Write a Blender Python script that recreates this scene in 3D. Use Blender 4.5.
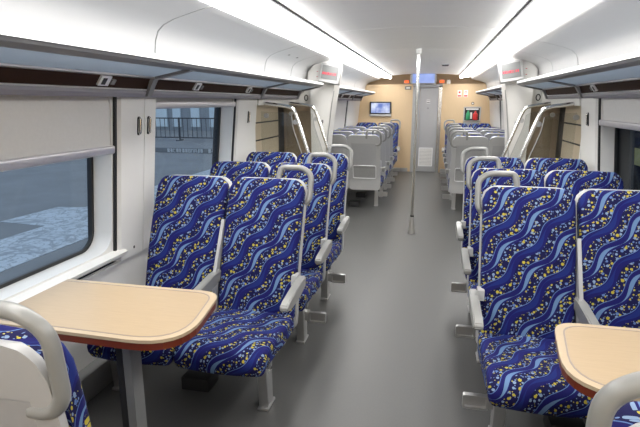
import bpy, bmesh, math, random
from mathutils import Vector, Matrix
random.seed(7)
for o in list(bpy.data.objects): bpy.data.objects.remove(o)
S = bpy.context.scene
COL = S.collection
PI = math.pi

# ------------------------------------------------------------------ camera, world, exposure
FPX, VPX, VPY = 495.0, 433.0, 102.0            # focal length in pixels of a 640 wide frame, vanishing point of the aisle
vx, vy = (VPX-320)/FPX, -(VPY-213.5)/FPX
n_ = math.sqrt(vx*vx+vy*vy+1)
yaw = -math.asin(vx/n_); pitch = -math.asin(vy/n_/math.cos(yaw))
cd = bpy.data.cameras.new('camera'); cam = bpy.data.objects.new('camera', cd); COL.objects.link(cam)
cd.sensor_width = 36; cd.lens = FPX*36/640; cd.clip_start = 0.02; cd.clip_end = 300
cam.location = (0.19, 0, 1.55)
cam.rotation_euler = (PI/2+pitch, 0, -yaw)
S.camera = cam

W = bpy.data.worlds.new('world'); S.world = W; W.use_nodes = True
wb = W.node_tree.nodes['Background']; wb.inputs[0].default_value = (0.72, 0.84, 1.0, 1); wb.inputs[1].default_value = 1.0
S.view_settings.view_transform = 'Standard'; S.view_settings.look = 'None'
S.view_settings.gamma = 1; S.view_settings.use_curve_mapping = False
S.view_settings.exposure = 0.12
STRIP = 13.5                                    # radiance of the ceiling strip diffusers

# ------------------------------------------------------------------ materials
MATS = {}
def mat(name, col, rough=0.5, metal=0.0, noise=0.0, nscale=30, bump=0.0, bscale=200, emit=None, estr=0, coat=0.0, stretch=None, spec=0.5):
    m = bpy.data.materials.new(name); m.use_nodes = True
    nt = m.node_tree; b = nt.nodes['Principled BSDF']
    b.inputs['Base Color'].default_value = (*col, 1); b.inputs['Roughness'].default_value = rough
    b.inputs['Metallic'].default_value = metal; b.inputs['Coat Weight'].default_value = coat
    b.inputs['Specular IOR Level'].default_value = spec
    tc = nt.nodes.new('ShaderNodeTexCoord')
    src = tc.outputs['Object']
    if stretch:
        mp = nt.nodes.new('ShaderNodeMapping'); mp.inputs['Scale'].default_value = stretch
        nt.links.new(src, mp.inputs[0]); src = mp.outputs[0]
    if noise:
        t = nt.nodes.new('ShaderNodeTexNoise'); t.inputs['Scale'].default_value = nscale; t.inputs['Detail'].default_value = 6
        nt.links.new(src, t.inputs['Vector'])
        r = nt.nodes.new('ShaderNodeMapRange'); r.inputs['To Min'].default_value = 1-noise; r.inputs['To Max'].default_value = 1+noise
        nt.links.new(t.outputs['Fac'], r.inputs['Value'])
        mx = nt.nodes.new('ShaderNodeMix'); mx.data_type = 'RGBA'; mx.blend_type = 'MULTIPLY'; mx.inputs['Factor'].default_value = 1
        mx.inputs['A'].default_value = (*col, 1); nt.links.new(r.outputs[0], mx.inputs['B'])
        nt.links.new(mx.outputs['Result'], b.inputs['Base Color'])
    if bump:
        t2 = nt.nodes.new('ShaderNodeTexNoise'); t2.inputs['Scale'].default_value = bscale
        nt.links.new(src, t2.inputs['Vector'])
        bp = nt.nodes.new('ShaderNodeBump'); bp.inputs['Strength'].default_value = bump; bp.inputs['Distance'].default_value = 0.002
        nt.links.new(t2.outputs['Fac'], bp.inputs['Height']); nt.links.new(bp.outputs[0], b.inputs['Normal'])
    if emit:
        b.inputs['Emission Color'].default_value = (*emit, 1); b.inputs['Emission Strength'].default_value = estr
    MATS[name] = m
    return m
M = MATS
mat('white_panel', (0.74, 0.73, 0.705), 0.38, noise=0.03, nscale=6)
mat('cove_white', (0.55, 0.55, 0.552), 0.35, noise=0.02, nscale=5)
mat('ceiling_white', (0.95, 0.95, 0.945), 0.42, noise=0.03, nscale=3, stretch=(1, 9, 1))
mat('floor_vinyl', (0.088, 0.088, 0.086), 0.42, noise=0.10, nscale=90, bump=0.05, bscale=300)
mat('dark', (0.02, 0.02, 0.022), 0.6, noise=0.1)
mat('rubber', (0.012, 0.012, 0.013), 0.45, noise=0.1)
mat('grey_plastic', (0.44, 0.44, 0.44), 0.36, noise=0.03, nscale=20)
mat('shell_panel', (0.36, 0.36, 0.365), 0.5, noise=0.05, nscale=40, bump=0.1, bscale=400)
mat('grey_dark', (0.20, 0.20, 0.20), 0.45, noise=0.05, nscale=40, bump=0.1, bscale=400)
mat('handle_plastic', (0.25, 0.25, 0.24), 0.33, noise=0.03, nscale=20)
mat('metal', (0.52, 0.52, 0.52), 0.34, metal=0.85, noise=0.06, nscale=30)
mat('steel', (0.72, 0.72, 0.71), 0.22, metal=1.0, noise=0.03, nscale=30)
mat('alu', (0.62, 0.61, 0.64), 0.33, metal=0.6, noise=0.04)
mat('alu_white', (0.82, 0.82, 0.83), 0.3, metal=0.2, noise=0.02)
mat('rail_grey', (0.24, 0.23, 0.26), 0.4, noise=0.04)
mat('brown_trim', (0.028, 0.012, 0.006), 0.6, spec=0.15, noise=0.3, nscale=20, stretch=(1, .1, 1))
mat('rack_grey', (0.20, 0.20, 0.21), 0.45, noise=0.05)
mat('wood_top', (0.45, 0.335, 0.21), 0.32, noise=0.10, nscale=14, stretch=(1, 14, 1))
mat('wood_rim', (0.50, 0.39, 0.26), 0.32, noise=0.05)
mat('wood_edge', (0.15, 0.024, 0.008), 0.35, noise=0.15, nscale=20)
mat('inlay', (0.30, 0.25, 0.22), 0.4, noise=0.05)
mat('wall_wood', (0.66, 0.49, 0.30), 0.4, noise=0.06, nscale=10, stretch=(6, 1, .5))
mat('door_beige', (0.52, 0.44, 0.32), 0.42, noise=0.05, nscale=8)
mat('door_tan', (0.32, 0.24, 0.16), 0.42, noise=0.08, nscale=8)
mat('door_grey', (0.40, 0.40, 0.41), 0.38, metal=0.25, noise=0.04, nscale=12)
mat('label_white', (0.85, 0.85, 0.83), 0.5, noise=0.02)
mat('red', (0.55, 0.03, 0.03), 0.4, noise=0.05)
mat('green', (0.03, 0.28, 0.12), 0.4, noise=0.05)
mat('blind', (0.66, 0.65, 0.63), 0.75, noise=0.05, nscale=60, bump=0.1, bscale=500)
mat('led_face', (0.17, 0.175, 0.175), 0.75, noise=0.03)
mat('led_red', (0.6, 0.02, 0.05), 0.4, emit=(1.0, 0.04, 0.10), estr=0.35)
mat('sign_orange', (0.5, 0.1, 0.02), 0.4, emit=(1.0, 0.16, 0.04), estr=0.9)
mat('asphalt', (0.185, 0.195, 0.205), 0.8, noise=0.25, nscale=1.2, bump=0.3, bscale=40)
mat('paving_dark', (0.05, 0.06, 0.08), 0.5, noise=0.2, nscale=2)
mat('barrier_steel', (0.04, 0.045, 0.055), 0.5, noise=0.1)
mat('far_glass', (0.60, 0.70, 0.76), 0.3, noise=0.15, nscale=1.5)
mat('far_concrete', (0.26, 0.29, 0.32), 0.7, noise=0.15, nscale=2)
mat('coach_dark', (0.018, 0.020, 0.026), 0.8, noise=0.1, spec=0.1)
mat('coach_yellow', (0.36, 0.33, 0.08), 0.5, noise=0.1)
mat('coach_window', (0.01, 0.011, 0.014), 0.7, noise=0.1, spec=0.1)
mat('paint_white', (0.75, 0.78, 0.8), 0.6, noise=0.05)
mat('skin_paint', (0.045, 0.05, 0.06), 0.6, noise=0.05, spec=0.2)

def emis(name, col, s):
    m = bpy.data.materials.new(name); m.use_nodes = True; nt = m.node_tree
    nt.nodes.remove(nt.nodes['Principled BSDF'])
    e = nt.nodes.new('ShaderNodeEmission'); e.inputs[0].default_value = (*col, 1); e.inputs[1].default_value = s
    nt.links.new(e.outputs[0], nt.nodes['Material Output'].inputs[0]); M[name] = m
emis('strip', (1.0, 0.985, 0.955), STRIP)

def screen_mat(name, c1, c2, s, scale):
    m = bpy.data.materials.new(name); m.use_nodes = True; nt = m.node_tree; b = nt.nodes['Principled BSDF']
    b.inputs['Base Color'].default_value = (0.02, 0.02, 0.03, 1); b.inputs['Roughness'].default_value = 0.15
    tc = nt.nodes.new('ShaderNodeTexCoord'); t = nt.nodes.new('ShaderNodeTexNoise'); t.inputs['Scale'].default_value = scale
    nt.links.new(tc.outputs['Object'], t.inputs['Vector'])
    r = nt.nodes.new('ShaderNodeValToRGB'); r.color_ramp.elements[0].color = (*c1, 1); r.color_ramp.elements[1].color = (*c2, 1)
    r.color_ramp.elements[0].position = 0.35; r.color_ramp.elements[1].position = 0.65
    nt.links.new(t.outputs['Fac'], r.inputs[0]); nt.links.new(r.outputs[0], b.inputs['Emission Color'])
    b.inputs['Emission Strength'].default_value = s; M[name] = m
screen_mat('tv_screen', (0.16, 0.24, 0.62), (0.75, 0.82, 1.0), 0.9, 6)
screen_mat('header_screen', (0.22, 0.30, 0.62), (0.36, 0.46, 0.85), 1.1, 3)

def glass_mat(name, tint, gloss_f0, rough=0.02, alpha=1.0):
    m = bpy.data.materials.new(name); m.use_nodes = True; nt = m.node_tree
    nt.nodes.remove(nt.nodes['Principled BSDF'])
    tr = nt.nodes.new('ShaderNodeBsdfTransparent'); tr.inputs[0].default_value = (*tint, 1)
    gl = nt.nodes.new('ShaderNodeBsdfGlossy'); gl.inputs['Roughness'].default_value = rough
    lw = nt.nodes.new('ShaderNodeLayerWeight'); lw.inputs[0].default_value = 0.5
    pw = nt.nodes.new('ShaderNodeMath'); pw.operation = 'POWER'; pw.inputs[1].default_value = 5; nt.links.new(lw.outputs['Facing'], pw.inputs[0])
    ma = nt.nodes.new('ShaderNodeMath'); ma.operation = 'MULTIPLY_ADD'; ma.inputs[1].default_value = 0.3; ma.inputs[2].default_value = gloss_f0; nt.links.new(pw.outputs[0], ma.inputs[0])
    mx = nt.nodes.new('ShaderNodeMixShader')
    nt.links.new(ma.outputs[0], mx.inputs[0]); nt.links.new(tr.outputs[0], mx.inputs[1]); nt.links.new(gl.outputs[0], mx.inputs[2])
    nt.links.new(mx.outputs[0], nt.nodes['Material Output'].inputs[0]); M[name] = m
glass_mat('window_glass', (0.90, 0.94, 0.97), 0.015)
glass_mat('clear_glass', (0.92, 0.93, 0.92), 0.03)
def frosted():
    m = mat('frosted_glass', (0.40, 0.45, 0.51), 0.28, noise=0.05, nscale=4)
    nt = m.node_tree; b = nt.nodes['Principled BSDF']
    t = nt.nodes.new('ShaderNodeBsdfTranslucent'); t.inputs[0].default_value = (0.48, 0.54, 0.61, 1)
    mx = nt.nodes.new('ShaderNodeMixShader'); mx.inputs[0].default_value = 0.5
    nt.links.new(b.outputs[0], mx.inputs[1]); nt.links.new(t.outputs[0], mx.inputs[2])
    nt.links.new(mx.outputs[0], nt.nodes['Material Output'].inputs[0])
frosted()

# seat fabric: wavy diagonal ribbons in light and mid blue, dotted bands of yellow and pale blue, thin outlines; UV is in metres
def fabric():
    m = bpy.data.materials.new('seat_fabric'); m.use_nodes = True; nt = m.node_tree; N = nt.nodes; L = nt.links
    b = N['Principled BSDF']; b.inputs['Roughness'].default_value = 0.85; b.inputs['Specular IOR Level'].default_value = 0.25
    uv = N.new('ShaderNodeUVMap'); uv.uv_map = 'UVMap'
    sp = N.new('ShaderNodeSeparateXYZ'); L.new(uv.outputs[0], sp.inputs[0])
    def mth(op, a, bb=None, c=None):
        n = N.new('ShaderNodeMath'); n.operation = op
        for i, q in enumerate((a, bb, c)):
            if q is None: continue
            if isinstance(q, (int, float)): n.inputs[i].default_value = q
            else: L.new(q, n.inputs[i])
        return n.outputs[0]
    u, v = sp.outputs[0], sp.outputs[1]
    ang = math.radians(49)                      # ribbon direction above the horizontal
    ca, sa = math.cos(ang), math.sin(ang)
    along = mth('ADD', mth('MULTIPLY', u, ca), mth('MULTIPLY', v, sa))
    perp = mth('SUBTRACT', mth('MULTIPLY', u, sa), mth('MULTIPLY', v, ca))
    P = 0.176
    wave = mth('MULTIPLY', mth('SINE', mth('MULTIPLY', along, 2*PI/0.225)), 0.0165)
    s0 = mth('ADD', perp, wave)
    f = mth('FRACT', mth('ADD', mth('DIVIDE', s0, P), 10.3))
    # ribbon widths swell and thin along their length
    sw = mth('ADD', mth('MULTIPLY', mth('SINE', mth('ADD', mth('MULTIPLY', along, 2*PI/0.225), 0.9)), 0.028), 0.030)
    sw2 = mth('ADD', mth('MULTIPLY', mth('SINE', mth('ADD', mth('MULTIPLY', along, 2*PI/0.225), 3.4)), 0.035), 0.040)
    def band(c, w):                              # |f-c| < w
        return mth('LESS_THAN', mth('ABSOLUTE', mth('SUBTRACT', f, c)), w)
    def mix(fac, A, B):
        n = N.new('ShaderNodeMix'); n.data_type = 'RGBA'; L.new(fac, n.inputs['Factor'])
        for q, k in ((A, 'A'), (B, 'B')):
            if isinstance(q, tuple): n.inputs[k].default_value = (*q, 1)
            else: L.new(q, n.inputs[k])
        return n.outputs['Result']
    navy, royal, mid, light, pale, yellow = (0.005, 0.005, 0.052), (0.007, 0.007, 0.100), (0.009, 0.020, 0.145), (0.12, 0.21, 0.38), (0.20, 0.28, 0.42), (0.42, 0.35, 0.04)
    dotA, dotB = band(0.31, 0.130), band(0.81, 0.115)
    dotz = mth('MAXIMUM', dotA, dotB)
    col = mix(dotz, royal, navy)
    lightb = mth('LESS_THAN', mth('ABSOLUTE', mth('SUBTRACT', f, 0.10)), sw)
    midb = mth('LESS_THAN', mth('ABSOLUTE', mth('SUBTRACT', f, 0.56)), sw2)
    col = mix(midb, col, mid)
    col = mix(lightb, col, light)
    # thin pale outline of each dotted band
    ln = mth('LESS_THAN', mth('ABSOLUTE', mth('SUBTRACT', f, 0.452)), 0.009)
    ln2 = mth('LESS_THAN', mth('ABSOLUTE', mth('SUBTRACT', f, 0.938)), 0.008)
    col = mix(mth('MAXIMUM', ln, ln2), col, (0.10, 0.18, 0.38))
    # dots
    cu = N.new('ShaderNodeCombineXYZ'); L.new(u, cu.inputs[0]); L.new(v, cu.inputs[1])
    def dots(scale, r0, seed):
        mp = N.new('ShaderNodeMapping'); mp.inputs['Location'].default_value = (seed, seed*1.7, 0); L.new(cu.outputs[0], mp.inputs[0])
        vo = N.new('ShaderNodeTexVoronoi'); vo.voronoi_dimensions = '2D'; vo.inputs['Scale'].default_value = scale; vo.inputs['Randomness'].default_value = 0.75
        L.new(mp.outputs[0], vo.inputs['Vector'])
        sc = N.new('ShaderNodeSeparateColor'); L.new(vo.outputs['Color'], sc.inputs[0])
        rad = mth('ADD', mth('MULTIPLY', sc.outputs[0], 0.22), r0)
        inside = mth('LESS_THAN', vo.outputs['Distance'], rad)
        return inside, sc.outputs[1], sc.outputs[2]
    i1, g1, b1 = dots(50, 0.17, 0.0)
    dc = mix(mth('LESS_THAN', g1, 0.42), mix(mth('LESS_THAN', b1, 0.5), (0.10, 0.17, 0.38), pale), yellow)
    i1 = mth('MULTIPLY', i1, mth('LESS_THAN', b1, 0.76))
    col = mix(mth('MULTIPLY', i1, dotz), col, dc)
    i2, g2, b2 = dots(92, 0.12, 0.37)
    core = mth('MULTIPLY', mth('SUBTRACT', 1.0, i1), dotz)
    dc2 = mix(mth('LESS_THAN', g2, 0.4), (0.16, 0.24, 0.42), (0.42, 0.37, 0.08))
    col = mix(mth('MULTIPLY', mth('MULTIPLY', i2, core), mth('LESS_THAN', b2, 0.42)), col, dc2)
    L.new(col, b.inputs['Base Color'])
    t2 = N.new('ShaderNodeTexNoise'); t2.inputs['Scale'].default_value = 900; L.new(uv.outputs[0], t2.inputs['Vector'])
    bp = N.new('ShaderNodeBump'); bp.inputs['Strength'].default_value = 0.15; bp.inputs['Distance'].default_value = 0.001
    L.new(t2.outputs['Fac'], bp.inputs['Height']); L.new(bp.outputs[0], b.inputs['Normal'])
    M['seat_fabric'] = m
fabric()

def reflection_mat():  # wet ground with sky and tree reflections painted into its colour
    m = mat('wet_ice', (0.5, 0.6, 0.7), 0.3)
    nt = m.node_tree; b = nt.nodes['Principled BSDF']
    tc = nt.nodes.new('ShaderNodeTexCoord')
    out = None
    for sc, w in ((1.1, .028), (2.6, .035), (5.5, .04)):          # painted branch reflections: zero lines of three noises
        no = nt.nodes.new('ShaderNodeTexNoise'); no.inputs['Scale'].default_value = sc; no.inputs['Detail'].default_value = 3; no.inputs['Distortion'].default_value = .6
        nt.links.new(tc.outputs['Object'], no.inputs['Vector'])
        a = nt.nodes.new('ShaderNodeMath'); a.operation = 'SUBTRACT'; a.inputs[1].default_value = .5; nt.links.new(no.outputs['Fac'], a.inputs[0])
        q = nt.nodes.new('ShaderNodeMath'); q.operation = 'ABSOLUTE'; nt.links.new(a.outputs[0], q.inputs[0])
        d = nt.nodes.new('ShaderNodeMath'); d.operation = 'DIVIDE'; d.inputs[1].default_value = w; d.use_clamp = True; nt.links.new(q.outputs[0], d.inputs[0])
        if out is None: out = d.outputs[0]
        else:
            mi = nt.nodes.new('ShaderNodeMath'); mi.operation = 'MULTIPLY'; nt.links.new(out, mi.inputs[0]); nt.links.new(d.outputs[0], mi.inputs[1]); out = mi.outputs[0]
    r = nt.nodes.new('ShaderNodeValToRGB'); r.color_ramp.elements[0].color = (0.17, 0.20, 0.23, 1); r.color_ramp.elements[1].color = (0.42, 0.48, 0.54, 1)
    nt.links.new(out, r.inputs[0]); nt.links.new(r.outputs[0], b.inputs['Base Color'])
reflection_mat()

# ------------------------------------------------------------------ mesh helpers
def world_loc(o):
    p = Vector((0, 0, 0))
    while o is not None: p += o.location; o = o.parent
    return p
def obj(name, me, m, parent=None, smooth=None):
    """me: Mesh or bmesh in world coordinates (or in the parent's frame for copied prototypes at the origin)"""
    if isinstance(me, bmesh.types.BMesh):
        bm = me; me = bpy.data.meshes.new(name); bmesh.ops.recalc_face_normals(bm, faces=bm.faces[:]); bm.to_mesh(me); bm.free()
    o = bpy.data.objects.new(name, me); COL.objects.link(o)
    if parent is not None:
        o.parent = parent; me.transform(Matrix.Translation(-world_loc(parent)))
    me.materials.append(M[m])
    if smooth is not None:
        for p in me.polygons: p.use_smooth = True
        try: me.set_sharp_from_angle(angle=math.radians(smooth))
        except Exception: pass
    return o
def thing(name, loc, label=None, cat=None, group=None, parent=None):
    o = bpy.data.objects.new(name, None); COL.objects.link(o); o.location = loc; o.empty_display_size = 0.05
    if label: tag(o, label, cat, group)
    return o
def tag(o, label, cat, group=None):
    o['label'] = label; o['category'] = cat
    if group: o['group'] = group
    return o
def struct(o): o['kind'] = 'structure'; return o

def bx(bm, x0, x1, y0, y1, z0, z1, bev=0, seg=2):
    x0, x1 = min(x0, x1), max(x0, x1)
    r = bmesh.ops.create_cube(bm, size=1)
    vs = r['verts']
    for v in vs:
        v.co = Vector(((x0+x1)/2+v.co.x*(x1-x0), (y0+y1)/2+v.co.y*(y1-y0), (z0+z1)/2+v.co.z*(z1-z0)))
    if bev:
        es = list({e for v in vs for e in v.link_edges})
        bmesh.ops.bevel(bm, geom=es, offset=bev, segments=seg, affect='EDGES', profile=0.5)
    return bm
def box(x0, x1, y0, y1, z0, z1, bev=0, seg=2): return bx(bmesh.new(), x0, x1, y0, y1, z0, z1, bev, seg)

def fillet(pts, r, n=6):
    """round the corners of an open polyline"""
    out = [Vector(pts[0])]
    for i in range(1, len(pts)-1):
        p, a, c = Vector(pts[i]), Vector(pts[i-1]), Vector(pts[i+1])
        d1, d2 = (a-p), (c-p); rr = min(r, d1.length*.49, d2.length*.49)
        A, B = p+d1.normalized()*rr, p+d2.normalized()*rr
        for k in range(n+1):
            t = k/n; out.append(A*(1-t)**2+p*2*t*(1-t)+B*t*t)
    out.append(Vector(pts[-1])); return out
def tube(path, rad, n=10, bm=None, cap=True, close=False):
    bm = bm or bmesh.new(); path = [Vector(p) for p in path]; rings = []
    up = None
    for i, p in enumerate(path):
        if close: t = path[(i+1) % len(path)]-path[i-1]
        else: t = (path[min(i+1, len(path)-1)]-path[max(i-1, 0)])
        t.normalize()
        if up is None:
            up = Vector((0, 0, 1)) if abs(t.z) < .9 else Vector((1, 0, 0))
        sx = t.cross(up); sx.normalize(); up = sx.cross(t); up.normalize()
        rr = rad[i] if isinstance(rad, (list, tuple)) else rad
        rings.append([bm.verts.new(p+(sx*math.cos(a)+up*math.sin(a))*rr) for a in [2*PI*k/n for k in range(n)]])
    m = len(rings)
    for i in range(m if close else m-1):
        A, B = rings[i], rings[(i+1) % m]
        for k in range(n): bm.faces.new((A[k], A[(k+1) % n], B[(k+1) % n], B[k]))
    if cap and not close: bm.faces.new(rings[0][::-1]); bm.faces.new(rings[-1])
    return bm
def prism(poly, lo, hi, axis='y', bm=None):
    """extrude a 2-D polygon: axis 'y' takes (x,z), 'z' takes (x,y), 'x' takes (y,z)"""
    bm = bm or bmesh.new()
    def P(a, b, c): return {'y': (a, c, b), 'z': (a, b, c), 'x': (c, a, b)}[axis]
    A = [bm.verts.new(P(a, b, lo)) for a, b in poly]; B = [bm.verts.new(P(a, b, hi)) for a, b in poly]
    n = len(poly)
    for i in range(n): bm.faces.new((A[i], A[(i+1) % n], B[(i+1) % n], B[i]))
    bm.faces.new(A[::-1]); bm.faces.new(B)
    return bm
def strip_profile(prof, y0, y1, th, bm=None):
    """a bent sheet: open profile of (x,z) with thickness th outward, extruded along y"""
    pts = [Vector((a, b)) for a, b in prof]; back = []
    for i, p in enumerate(pts):
        t = pts[min(i+1, len(pts)-1)]-pts[max(i-1, 0)]; t.normalize()
        back.append(p+Vector((-t.y, t.x))*th)
    return prism([(p.x, p.y) for p in pts]+[(p.x, p.y) for p in back[::-1]], y0, y1, 'y', bm)
def lathe(prof, c, n=20, bm=None):
    bm = bm or bmesh.new(); R = []
    for r, z in prof: R.append([bm.verts.new((c[0]+r*math.cos(2*PI*k/n), c[1]+r*math.sin(2*PI*k/n), c[2]+z)) for k in range(n)])
    for i in range(len(R)-1):
        for k in range(n): bm.faces.new((R[i][k], R[i][(k+1) % n], R[i+1][(k+1) % n], R[i+1][k]))
    bm.faces.new(R[0][::-1]); bm.faces.new(R[-1]); return bm
def rrect(a0, a1, b0, b1, r, n=6):
    out = []
    for cx, cy, st in ((a1-r, b1-r, 0), (a0+r, b1-r, 1), (a0+r, b0+r, 2), (a1-r, b0+r, 3)):
        for k in range(n+1):
            a = PI/2*(st+k/n); out.append((cx+r*math.cos(a), cy+r*math.sin(a)))
    return out
def ring_prism(outer, inner, lo, hi, axis):
    bm = bmesh.new()
    def P(a, b, c): return {'y': (a, c, b), 'z': (a, b, c), 'x': (c, a, b)}[axis]
    V = [[bm.verts.new(P(a, b, c)) for a, b in pl] for c in (lo, hi) for pl in (outer, inner)]
    n = len(outer)
    for i in range(n):
        j = (i+1) % n
        for A, B in ((V[0], V[1]), (V[1], V[3]), (V[3], V[2]), (V[2], V[0])): bm.faces.new((A[i], A[j], B[j], B[i]))
    return bm
def lean(bm, s, k=0.10, z0=1.2):
    for v in bm.verts: v.co.x += s*k*(z0-v.co.z)
    return bm

SIDE = {-1: 'daylit-window side', 1: 'dark-window side'}
WXS = {-1: 1.475, 1: 1.425}
YB, YE = -1.35, 11.42            # unseen wall added behind the camera, and end of the saloon

# ------------------------------------------------------------------ shell of the room
f = struct(obj('floor', box(-1.62, 1.62, YB, YE+.6, -0.06, 0), 'floor_vinyl'))
ceil = struct(obj('ceiling', box(-1.62, 1.62, YB, YE+.7, 2.26, 2.32), 'dark'))
cprof = [(-0.695, 2.10), (-0.45, 2.118), (-0.2, 2.128), (0, 2.131), (0.2, 2.128), (0.45, 2.118), (0.695, 2.10)]
ys = [YB, 0.8, 2.5, 4.2, 5.9, 7.6, 9.3, 11.0]
for a, b in zip(ys[:-1], ys[1:]):
    obj('ceiling_panel', strip_profile(cprof, a+.005, b-.005, 0.02), 'ceiling_white', ceil, smooth=40)
for s in (-1, 1):
    obj('seam_strip', box(s*.690, s*.710, YB, 11.0, 2.088, 2.13), 'dark', ceil)
added_back_wall = struct(obj('wall_back', box(-1.62, 1.62, YB-.05, YB, 0, 2.3), 'wall_wood'))  # unseen wall added close behind the camera to darken the near floor

for s in (-1, 1):
    L = thing('strip_light', (s*.84, 4.3, 2.05), 'long glowing white strip light beside the ceiling panels, %s' % SIDE[s], 'light')
    dp = [(s*.968, 2.074), (s*.90, 2.066), (s*.80, 2.054), (s*.745, 2.036), (s*.724, 2.036), (s*.714, 2.046), (s*.712, 2.098)]
    if s > 0: dp = dp[::-1]
    obj('diffuser', strip_profile(dp if s < 0 else dp, YB, 11.15, 0.012), 'strip', L, smooth=40)

# cove panels above the luggage racks
cove = [(1.36, 1.66), (1.325, 1.74), (1.312, 1.82), (1.303, 1.88), (1.285, 1.925), (1.25, 1.957), (1.19, 1.983), (1.10, 2.008), (1.03, 2.026), (0.985, 2.036), (0.972, 2.044), (0.970, 2.09)]
for s in (-1, 1):
    cw = struct(obj('trim_%d' % (1 if s < 0 else 2), box(s*1.50, s*1.53, YB, YE, 1.62, 2.28), 'dark'))
    jy = [YB, .75, 2.58, 4.43, 5.30, 5.98, 6.38, 8.1, 9.8, YE]
    for a, b in zip(jy[:-1], jy[1:]):
        pr = [(s*x, z) for x, z in cove]
        if s > 0: pr = pr[::-1]
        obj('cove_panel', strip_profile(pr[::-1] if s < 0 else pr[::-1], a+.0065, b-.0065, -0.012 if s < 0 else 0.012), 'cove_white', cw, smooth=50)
    # downlight dots beside the joint
    for yy in (4.75, 5.05):
        obj('spot_hole', lathe([(0.012, 0), (0.012, .006)], (s*1.17, yy, 1.984), 10), 'grey_dark', cw)

# ------------------------------------------------------------------ side walls
def window(n, s, y0, y1, blind_z, zb=0.70):
    """recessed window: reveal, gasket, pane, roller blind with its bottom bar and top box"""
    WX = WXS[s]; G = WX+(0.135 if s < 0 else 0.115)
    w = thing('window_%d' % n, (s*G, (y0+y1)/2, zb)); struct(w)
    fr = ring_prism(rrect(y0-.005, y1+.005, zb-.02, 1.66, .02), rrect(y0+.018, y1-.018, zb+.04, 1.61, .10), s*(WX+.012), s*G, 'x')
    obj('window_reveal', lean(fr, s), 'white_panel', w, smooth=30)
    gk = ring_prism(rrect(y0+.012, y1-.012, zb+.034, 1.616, .106), rrect(y0+.036, y1-.036, zb+.058, 1.592, .09), s*(G-.012), s*(G+.004), 'x')
    obj('gasket', lean(gk, s), 'rubber', w, smooth=30)
    obj('pane', lean(box(s*(G+.002), s*(G+.008), y0+.01, y1-.01, zb+.03, 1.62), s), 'window_glass', w)
    bl = obj('roller_blind', lean(box(s*(WX+.020), s*(WX+.024), y0+.006, y1-.012, blind_z+.012, 1.61), s), 'blind', w)
    bb = bmesh.new(); bx(bb, s*(WX-.004), s*(WX+.04), y0+.002, y1-.004, blind_z-.026, blind_z+.018, .010, 3)
    obj('blind_bar', lean(bb, s), 'alu', w, smooth=40)
    obj('blind_guide', lean(box(s*(WX-.002), s*(WX+.03), y1-.006, y1+.010, zb+.02, 1.605), s), 'rubber', w)
    return w
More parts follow.
